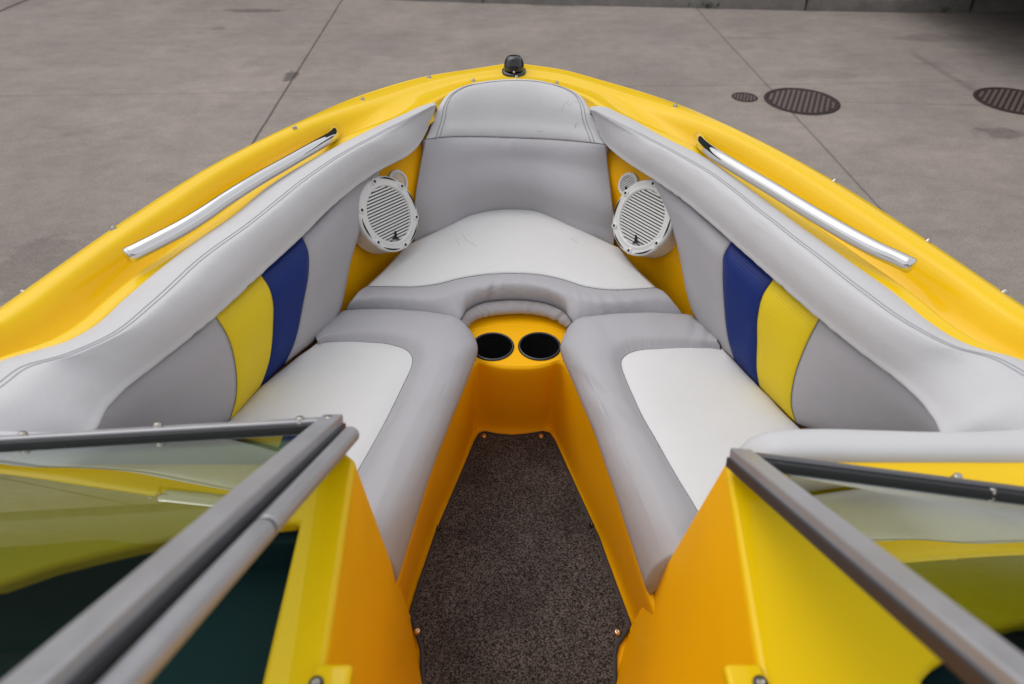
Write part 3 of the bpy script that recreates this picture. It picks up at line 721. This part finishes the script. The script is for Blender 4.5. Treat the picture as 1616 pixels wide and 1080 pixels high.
Gf = np.stack(secs, 1); par = np.array([0, 1, 1.3, 1.8, 4, 6, 6.6, 7.2])
q = np.concatenate([np.linspace(0, 2, 14), np.linspace(2.2, 5.8, 10), np.linspace(6, 7.2, 8)])
Gf = np.stack([spline(Gf[i], q, par) for i in range(nn)], 0)
fw = gobj('footwell', Gf, M['gelshade'], boat)
bm = bmesh.new(); bm.faces.new([bm.verts.new(W(x, y, HF)) for x, y in ((-.5, -1.5), (.5, -1.5), (.5, 1.35), (-.5, 1.35))])
obj('cockpit_sole', bm, M['gelshade'], boat, False)
bm = bmesh.new()
for u, v, h in ((660, 684, HF-.06), (888, 684, HF-.05)): pass
for p in (U(690, 833, HF-.035), U(936, 828, HF-.035)):
    nrm = np.array([1 if p[0] < 0 else -1, -.45, .1])
    o = obj('hole_disc', lathe_bm([(.0065, -.004), (.0065, .001), (.005, .003), (0, .002)], frame_M(p+nrm*.004, nrm, (0, 1, 0)), 16), M['blackp'], fw)  # black disc put in for a dark hole in the footwell wall

# ---- floor mat : a separate thing lying on the sole
mt = thing('floor_mat', 'dark grey bound carpet mat snapped down in the bow walkway', 'floor mat', W(0, .8, HF))
HM = HF-.010
mo = [(764, 682), (785, 686), (808, 688), (832, 686), (856, 682), (866, 684), (873, 694), (906, 766), (942, 845), (970, 922), (994, 986), (984, 1002), (974, 1016), (970, 1032), (970, 1080), (973, 1150)]
mo2 = [(672, 1150), (668, 1080), (666, 1024), (660, 1004), (648, 969), (662, 922), (690, 840), (722, 765), (752, 694), (757, 685)]
ml = UL(mo, HM)+[W(.205, .2, HM), W(-.195, .2, HM)]+UL(mo2, HM)
def rel2(o): o.location = -mt.location; return o
pts = []
for i in range(len(ml)): pts.append(ml[i])
rel2(obj('pile', plate_bm(pts, .008), M['carpet'], mt, False))
ring = pts+[pts[0]]
dense = []
for a, b in zip(ring, ring[1:]):
    k = max(2, int(np.linalg.norm(b-a)/.012)); dense += [a+(b-a)*j/k for j in range(k)]
dense.append(dense[0])
rel2(obj('edge_binding', tube_bm([p+np.array([0, 0, -.003]) for p in dense], .0052, seg=8, flat=.9), M['bind'], mt))
def snap_bm(p, n=(0, 0, 1), r=.0062, h=.005):
    return lathe_bm([(r*1.15, -.002), (r*1.15, .0008), (r*.95, .0018), (r*.9, h*.75), (r*.65, h), (r*.3, h*.92), (0, h*.85)], frame_M(p, n, (1, 0, 0.01)), 18)
for u, v in ((764, 689), (854, 689), (974, 999), (659, 997)):
    rel2(obj('snap', snap_bm(U(u, v, HM)+np.array([0, 0, .0015])), M['brass'], mt))

# ---- snaps on the gunwale
def snap_on(G, u, v):
    N = gnorm(G); P = G.reshape(-1, 3); dp = P-CAM
    dep = dp[:, 1]*cp-dp[:, 2]*sp; up = dp[:, 1]*sp+dp[:, 2]*cp
    uu = CX+F*dp[:, 0]/dep; vv = CY-F*up/dep; ok = (N.reshape(-1, 3)[:, 2] > .2)
    i = int(np.argmin(np.where(ok, (uu-u)**2+(vv-v)**2, 1e12))); return P[i], N.reshape(-1, 3)[i]
for G, lst in ((DL, [(746, 130), (676, 127), (571, 157), (463, 205), (331, 270), (181, 365), (40, 462)]), (DR, [(812, 121), (879, 132), (949, 133), (1065, 168), (1182, 219), (1315, 290), (1464, 383), (1585, 462)])):
    for u, v in lst:
        p, n = snap_on(G, u, v); n = n/np.linalg.norm(n)
        obj('snap_stud', snap_bm(p, tuple(n), .0055, .0065), M['steel'], boat)

# ---- bow light
p, n = snap_on(DR, 811, 117); p = np.array([.006, p[1]+.012, CAMZ-HG+.006])
bl = obj('bow_light', lathe_bm([(.037, -.006), (.037, .003), (.034, .005), (0, .005)], frame_M(p, (0, -.05, 1), (1, 0, 0)) @ Matrix.Diagonal((1, 1.1, 1, 1)), 40), M['blackp'], boat)
bm = bmesh.new(); prof = []
for k in range(13):
    a = k/12*math.pi/2; prof.append((.0315*math.cos(a)**.55 if k < 12 else 0, .041*math.sin(a)**.9))
lathe_bm(prof, frame_M(p+np.array([0, .004, .004]), (0, .12, 1), (1, 0, 0)) @ Matrix.Diagonal((1, 1.15, 1, 1)), 40, bm)
obj('housing', bm, M['blackp'], bl)
obj('top_slot', box_bm(-.008, .008, -.002, .002, -.002, .003, frame_M(p+np.array([-.001, -.019, .0380]), (0, -.55, .83), (1, 0, 0))), M['darkhole'], bl, False)
obj('screw', snap_bm(p+np.array([0, -.038, .010]), (0, -.8, .6), .0035, .003), M['steel'], bl)

# ---- grab rails
def rail(pts, hs, r):
    P = [U(u, v, h) for (u, v), h in zip(pts, hs)]
    n = 90; Q = rs(P, n)
    o = obj('grab_rail', tube_bm(Q, r, seg=28, ends=True), M['chrome'], boat)
    # rounded ends
    for e, d in ((0, -1), (-1, 1)):
        T = (Q[1]-Q[0]) if e == 0 else (Q[-1]-Q[-2]); T = T/np.linalg.norm(T)*d; R = r[0] if e == 0 else r[-1]
        bm = lathe_bm([(R*.999, -.0005), (R*.96, R*.14), (R*.82, R*.26), (R*.45, R*.34), (0, R*.36)], frame_M(Q[e], T, (0, 0, 1)), 28)
        obj('end_cap', bm, M['chrome'], o)
    return o
RH = [.708, .680, .664, .658, .656, .656, .656, .657, .659, .661, .662]
railL = rail([(528.6, 203), (523.5, 216), (499, 230.5), (452, 257.6), (405, 284.5), (358, 314), (316, 342.5), (287.6, 360), (252, 379), (217, 397), (203, 404)], RH, [.0125, .0138, .0135, .0132, .0132, .0136, .014, .0146, .015, .0153, .0153])
railR = rail([(1102, 216), (1109, 229), (1127, 243), (1174, 272), (1221, 300), (1268, 329), (1315, 357), (1350, 377), (1386, 396), (1421, 412), (1437, 420)], RH, [.0125, .0138, .0136, .0136, .0137, .0138, .014, .0142, .0145, .0147, .0147])

# ---- speakers
def cam2w(v): return np.array([v[0], v[1]*sp-v[2]*cp, v[1]*cp+v[2]*sp])
def disc(bm, M_, pts, z0, z1):
    plate = [M_ @ Vector((x, y, z1)) for x, y in pts]; d = (M_.to_3x3() @ Vector((0, 0, -1)))
    plate_bm([np.array(p) for p in plate], z1-z0, bm, np.array(d))
def speaker(c, n, slat, mirror, name, R, ntab, depth):
    """c cap centre, n facing, slat = direction of the slats in the picture (camera axes)"""
    n = np.array(n)/np.linalg.norm(n); ncam = np.array([n[0], n[1]*sp+n[2]*cp, -n[1]*cp+n[2]*sp])
    e = np.array([slat[0], slat[1], -(ncam[0]*slat[0]+ncam[1]*slat[1])/ncam[2]]); X_ = cam2w(e)
    Mx = frame_M(c, n, X_)
    body = lathe_bm([(R*1.0, -depth), (R*1.0, -.012), (R*1.015, -.008), (R*1.02, -.002), (R*1.0, .002), (R*.955, .0035), (R*.90, .002), (R*.86, .0015), (R*.82, .0035), (R*.775, .0045), (R*.75, .002), (R*.745, -.006)], Mx, 72)
    o = obj(name, body, M['plast'], boat)
    obj('cone', lathe_bm([(R*.75, -.006), (0, -.006)], Mx, 40), M['darkhole'], o, False)
    bm = bmesh.new(); ns = 19 if ntab else 12; pitch = 2*R*.745/ns
    for i in range(ns):
        y = -R*.745+pitch*(i+.5); hl = math.sqrt(max(0, (R*.742)**2-y*y))
        if hl > .003: box_bm(-hl, hl, y-pitch*.29, y+pitch*.29, -.004, .0005, Mx, bm)
    g = obj('grille_slats', bm, M['plast'], o, False)
    if ntab:
        for i in range(ntab):
            a = 2*math.pi*(i+.5)/ntab+.1
            Mt = Mx @ Matrix.Rotation(a, 4, 'Z') @ Matrix.Translation((R*.925, 0, .0025))
            tb_ = obj('mounting_tab', lathe_bm([(R*.095, -.006), (R*.095, .0015), (R*.08, .003), (0, .003)], Mt, 20), M['plast'], o)
            obj('screw_hole', lathe_bm([(R*.04, .0031), (R*.04, .0036), (0, .0036)], Mt, 12), M['darkhole'], o, False)
            # dark slot arcs between the tabs, just inside the outer rim
            b0 = a+.22; b1 = a+2*math.pi/ntab-.22
            arc = [np.array(Mx @ Vector((R*.955*math.cos(t), R*.955*math.sin(t), .0035))) for t in np.linspace(b0, b1, 14)]
            if i != 1: obj('rim_slot', tube_bm(arc, [.0004, .0022, .0022, .0004], None, 6), M['darkhole'], o)
    # black two-letter emblem near the lower rim, upright in the picture
    upc = np.array([0, 1, 0.]); upc[2] = -(ncam[1])/ncam[2]; Yw = cam2w(upc)
    ex = np.array([1, 0, -(ncam[0])/ncam[2]]); Xw = cam2w(ex)
    p_ = np.array(Mx.inverted().to_3x3() @ Vector(cam2w(np.array([mirror*.42, -1, -(ncam[0]*mirror*.42-ncam[1])/ncam[2]])))); p_ /= np.linalg.norm(p_)
    cpos = Mx @ Vector((p_[0]*R*.60, p_[1]*R*.60, .0018))
    Me = Matrix((Vector(Xw).normalized(), Vector(Yw).normalized(), Vector(n))).transposed().to_4x4(); Me.translation = cpos
    k = R*.10 if ntab else R*.3
    bm = bmesh.new()
    disc(bm, Me, [(-.15*k, 1.35*k), (-.02*k, 1.35*k), (-.12*k, -.9*k), (-1.2*k, -.9*k), (-.75*k, -.55*k), (-.45*k, -.3*k), (-.3*k, .2*k)], -.001, .001)
    disc(bm, Me, [(.12*k, 1.35*k), (.30*k, 1.35*k), (.52*k, .1*k), (.75*k, -.35*k), (1.5*k, -.75*k), (1.5*k, -.9*k), (.08*k, -.9*k)], -.001, .001)
    obj('emblem', bm, M['darkhole'], o, False)
    if ntab:
        cu = bpy.data.curves.new('emblem_text', 'FONT'); cu.body = 'JL AUDIO'; cu.size = R*.11; cu.align_x = 'CENTER'; cu.extrude = .0002
        tmp = bpy.data.objects.new('t', cu); C.objects.link(tmp); bpy.context.view_layer.update()
        me = bpy.data.meshes.new_from_object(tmp.evaluated_get(bpy.context.evaluated_depsgraph_get())); bpy.data.objects.remove(tmp)
        me.transform(Me @ Matrix.Translation((0, -k*1.55, .0006))); link('lettering', me, M['stitch'], o)
    return o
speaker(U(614, 338, .843), (.755, -.47, .45), (.78, .62), .55, 'speaker', .094, 6, .058)
speaker(U(1013, 344, .845), (-.755, -.47, .45), (.74, -.67), -.55, 'speaker', .094, 6, .058)
speaker(U(628.5, 287, .822), (.72, -.52, .45), (.86, .50), .55, 'tweeter', .031, 0, .03)
speaker(U(991, 291, .822), (-.72, -.52, .45), (.80, -.56), -.55, 'tweeter', .031, 0, .03)

# ---- walkway bulkheads and dash deck
HA = .68
def bulkhead(apex, ridge, fb, ab, sx):
    # inner side wall: apex -> ridge aft -> sole aft -> sole forward
    a, r = U(*apex), U(*ridge); r2 = r+(r-a)*.9; f, g = U(*fb), U(*ab); g2 = g+(g-f)*3.2
    a1 = a+np.array([sx*.012, 0, .0]); 
    bm = bmesh.new()
    P = lambda p: bm.verts.new(p)
    th = np.array([sx*.03, 0, 0])
    A, R_, G_, Fv = P(a), P(r2), P(g2), P(f); g1 = P(g)
    A2, R2, G2, F2 = P(a+th), P(r2+th), P(g2+th), P(f+th); g12 = P(g+th)
    bm.faces.new([A, R_, G_, g1, Fv]); bm.faces.new([F2, g12, G2, R2, A2])
    bm.faces.new([A, A2, R2, R_]); bm.faces.new([Fv, F2, A2, A])
    bmesh.ops.recalc_face_normals(bm, faces=bm.faces)
    return obj('bulkhead_side', bm, M['gelshade'], boat, True, bev=.005, angle=30)
bulkhead((561, 729, HA), (515, 1050, HA), (648, 972, HF), (668, 1080, HF), -1)
bulkhead((1144, 731, HA), (1195, 1050, HA), (994, 990, HF), (970, 1080, HF), 1)
# forward faces of the bulkheads
for sx, ap, fb in ((-1, U(561, 729, HA), U(648, 972, HF)), (1, U(1144, 731, HA), U(994, 990, HF))):
    bm = bmesh.new(); o1 = np.array([sx*.93, .50, CAMZ-HA-.01]); o2 = np.array([sx*.8, .56, CAMZ-HF])
    plate_bm([ap+np.array([sx*.004, -.006, -.012]), o1, o2, fb+np.array([sx*.004, -.006, 0])], .02, bm, (0, -1, 0))
    obj('bulkhead_front', bm, M['gelshade'], boat, False)
dl = UL([(561, 729), (515, 1050)], HA)+[W(-.172, .02, HA), W(-.232, .02, HA)]+UL([(414, 1080), (474, 826), (455, 828), (299, 847), (159, 879), (80, 899), (0, 927)], HA)+[W(-.75, .36, HA), W(-.93, .33, HA), W(-.93, .60, HA), W(-.80, .585, HA)]+UL([(300, 716), (540, 712)], HA)
dr = [U(1144, 731, HA), U(1195, 1050, HA), W(.235, .02, HA), W(.39, .02, HA)]+UL([(1452, 1078), (1472, 1056), (1537, 1012), (1573, 997), (1616, 986)], HA)+[W(.66, .345, HA), W(.93, .33, HA), W(.93, .59, HA)]+UL([(1700, 722), (1450, 722), (1235, 722)], HA)
for L_ in (dl, dr): obj('dash_deck', plate_bm([p+np.array([0, 0, .004]) for p in L_], .022), M['gel'], boat, True, bev=.006, angle=35)
# hinge tabs with screws
for u0, v0, sc, sx in ((524, 1062, (499, 1077), 1), (1176, 1062, (1200, 1076), -1)):
    c = U(u0, v0+10, HA-.006); bm = box_bm(-.019, .019, -.02, .013, -.012, .006, Matrix.Translation(Vector(c)))
    tb = obj('hinge_tab', bm, M['gel'], boat, True, bev=.005, angle=35)
    p = U(sc[0], sc[1]+3, HA-.012); obj('screw', lathe_bm([(.0075, -.004), (.0075, .002), (.0055, .004), (.0035, .003), (0, .003)], Matrix.Translation(Vector(p)), 20), M['blackp'], tb)
    obj('screw_head', lathe_bm([(.0042, .002), (.0042, .0048), (.0018, .0046), (0, .002)], Matrix.Translation(Vector(p)), 16), M['steel'], tb)
# dark cockpit interior beneath / behind the dash
o = obj('cockpit_panel', box_bm(-.96, -.238, -.6, .452, CAMZ-.90, CAMZ-.76), M['teal'], boat, False)
o = obj('cockpit_panel', box_bm(.30, .96, -.6, .48, CAMZ-.80, CAMZ-.74), M['teal'], boat, False)
obj('cockpit_panel', box_bm(-.955, -.2385, .4525, .470, CAMZ-.80, CAMZ-.7025), M['teal'], boat, False)
bm = lathe_bm([(.19, .0), (.205, .02), (.19, .04), (.175, .02), (.19, 0)], frame_M(W(.62, .10, .70), (0, -.65, .75), (1, 0, 0)), 40)
for a in (90, 210, 330):
    Ms = frame_M(W(.62, .10, .70), (0, -.65, .75), (1, 0, 0)) @ Matrix.Rotation(math.radians(a), 4, 'Z'); box_bm(0, .19, -.015, .015, .01, .02, Ms, bm)
obj('steering_wheel', bm, M['blackp'], boat)

# ---- aft bolster wrapping across in front of the dash
def aft_roll(pt, pb, sx):
    T = UL([(u, v+4, .680) for u, v in pt]); B = UL([(u, v-7, .676) for u, v in pb])
    crest = [(a+b)/2+np.array([0, 0, .006]) for a, b in zip(rs(T, 60), rs(B, 60))]
    fr0 = [p+np.array([0, .012, -.03]) for p in T]; fr1 = [p+np.array([0, .045, -.16]) for p in T]; fr2 = [p+np.array([0, .07, -.30]) for p in T]
    bk0 = [p+np.array([0, -.004, -.03]) for p in B]
    G = loft([bk0, B, crest, T, fr0, fr1, fr2], 80, 40)
    for k in range(10):    # round the inboard end
        f = 1-math.sqrt(1-(1-k/10)**2); G[k] = G[k]+(G[k].mean(0)-G[k])*f*.75+np.array([0, 0, -.012*f])
    o = gobj('aft_bolster', G, M['light'], boat, sol=.01)
    edge_stitch(G, .40, o, .1, .98, dt=.0, r=.0007)
aft_roll([(1173, 712), (1185, 697), (1205, 690), (1231, 687), (1295, 685), (1374, 687), (1494, 690), (1616, 685), (1720, 670)], [(1185, 730), (1200, 730), (1220, 729), (1250, 728), (1295, 727), (1374, 727), (1494, 727), (1616, 727), (1740, 724)], 1)
aft_roll([(538, 712), (527, 700), (510, 692), (480, 687), (400, 686), (300, 688), (150, 690), (0, 688), (-110, 675)], [(530, 732), (515, 732), (495, 731), (470, 730), (400, 730), (300, 730), (150, 730), (0, 730), (-130, 726)], -1)

# ---- windshield: raked aluminium frames with tinted panes
def windshield(base_in, base_out, post_top, sx, hb, tube):
    a, b = U(*base_in), U(*base_out); c = post_top; d = b+(c-a)
    e1 = (b-a)/np.linalg.norm(b-a); e2 = (c-a)/np.linalg.norm(c-a); n = np.cross(e1, e2); n /= np.linalg.norm(n); n = n if n[2] > 0 else -n
    root = thing_part = bpy.data.objects.new('windshield', None); C.objects.link(root); root.parent = boat
    root.location = Vector(a); root.empty_display_size = .05
    def put(name, bm, m, **k):
        o = obj(name, bm, m, root, **k); o.location = -Vector(a); return o
    pin = np.cross(n, e2); pin /= np.linalg.norm(pin); pin = pin if pin @ e1 > 0 else -pin      # along the base, square to the post
    q = np.cross(n, e1); q = q if q @ e2 > 0 else -q
    W_ = .027; far = b+e1*.5; 
    # side post
    put('side_post', beam_bm(a-e2*.004+pin*W_/2, c+pin*W_/2, pin*W_, n*.024), M['alu'], smooth=True, bev=.002, angle=35)
    put('side_post_lip', beam_bm(a-pin*.002-n*.006, c-pin*.002-n*.006, pin*.004, n*.012), M['aludark'], smooth=False)
    # base rail with dark gasket below the glass line
    put('base_rail', beam_bm(a+q*.008+pin*.03, far+q*.008, q*.016, n*.02), M['alu'] if sx < 0 else M['aludark'], smooth=True, bev=.002, angle=35)
    put('gasket', beam_bm(a+q*.0215+pin*.03-n*.001, far+q*.0215-n*.001, q*.011, n*.015), M['rubber'], smooth=True, bev=.002, angle=35)
    top = c-a
    put('pane', plate_bm([a+q*.02+pin*.02, far+q*.02, far+top, c+pin*.02], .005, None, -n), M['glass'], smooth=False)
    if tube:
        t0 = a-pin*.014-n*.012-e2*.0+e2*.012; t1 = c-pin*.020-n*.016; L = np.linalg.norm(t1-t0)
        for f0, f1, r in ((0, .44, .0115), (.446, 1, .0115)):
            put('hinge_tube', tube_bm([t0+(t1-t0)*f0, t0+(t1-t0)*f1], r, seg=24), M['alu'], smooth=True, bev=.002, angle=40)
        put('hinge_tube_joint', tube_bm([t0+(t1-t0)*.435, t0+(t1-t0)*.452], .0105, seg=20), M['rubber'])
        put('tube_web', beam_bm(t0-n*.006+pin*.012, t1-n*.006+pin*.012, pin*.022, n*.008), M['aludark'], smooth=False)
    return root, a, e1, e2, n, pin, q
wl_ = windshield((541, 668, .66), (0, 699, .66), W(-.262, .06, .335), -1, .66, True)
wr_ = windshield((1152, 722, .655), (1616, 781, .66), W(.292, .06, .340), 1, .66, False)
for (u, v) in ((37, 689), (250, 674), (474, 665), (519, 664)):
    root, a, e1, e2, n, pin, q = wl_
    p = U(u, v+3, .652); o = obj('snap_stud', snap_bm(p+n*.0, tuple(n), .0062, .009), M['steel'], root); o.location = -Vector(a)
for (u, v) in ((1232, 734), (1566, 776)):
    root, a, e1, e2, n, pin, q = wr_
    p = U(u, v, .645); o = obj('frame_screw', snap_bm(p, tuple(n), .004, .004), M['steel'], root); o.location = -Vector(a)
obj('snap_stud', snap_bm(U(1508, 758, HA-.004), (0, 0, 1), .0062, .010), M['steel'], boat)
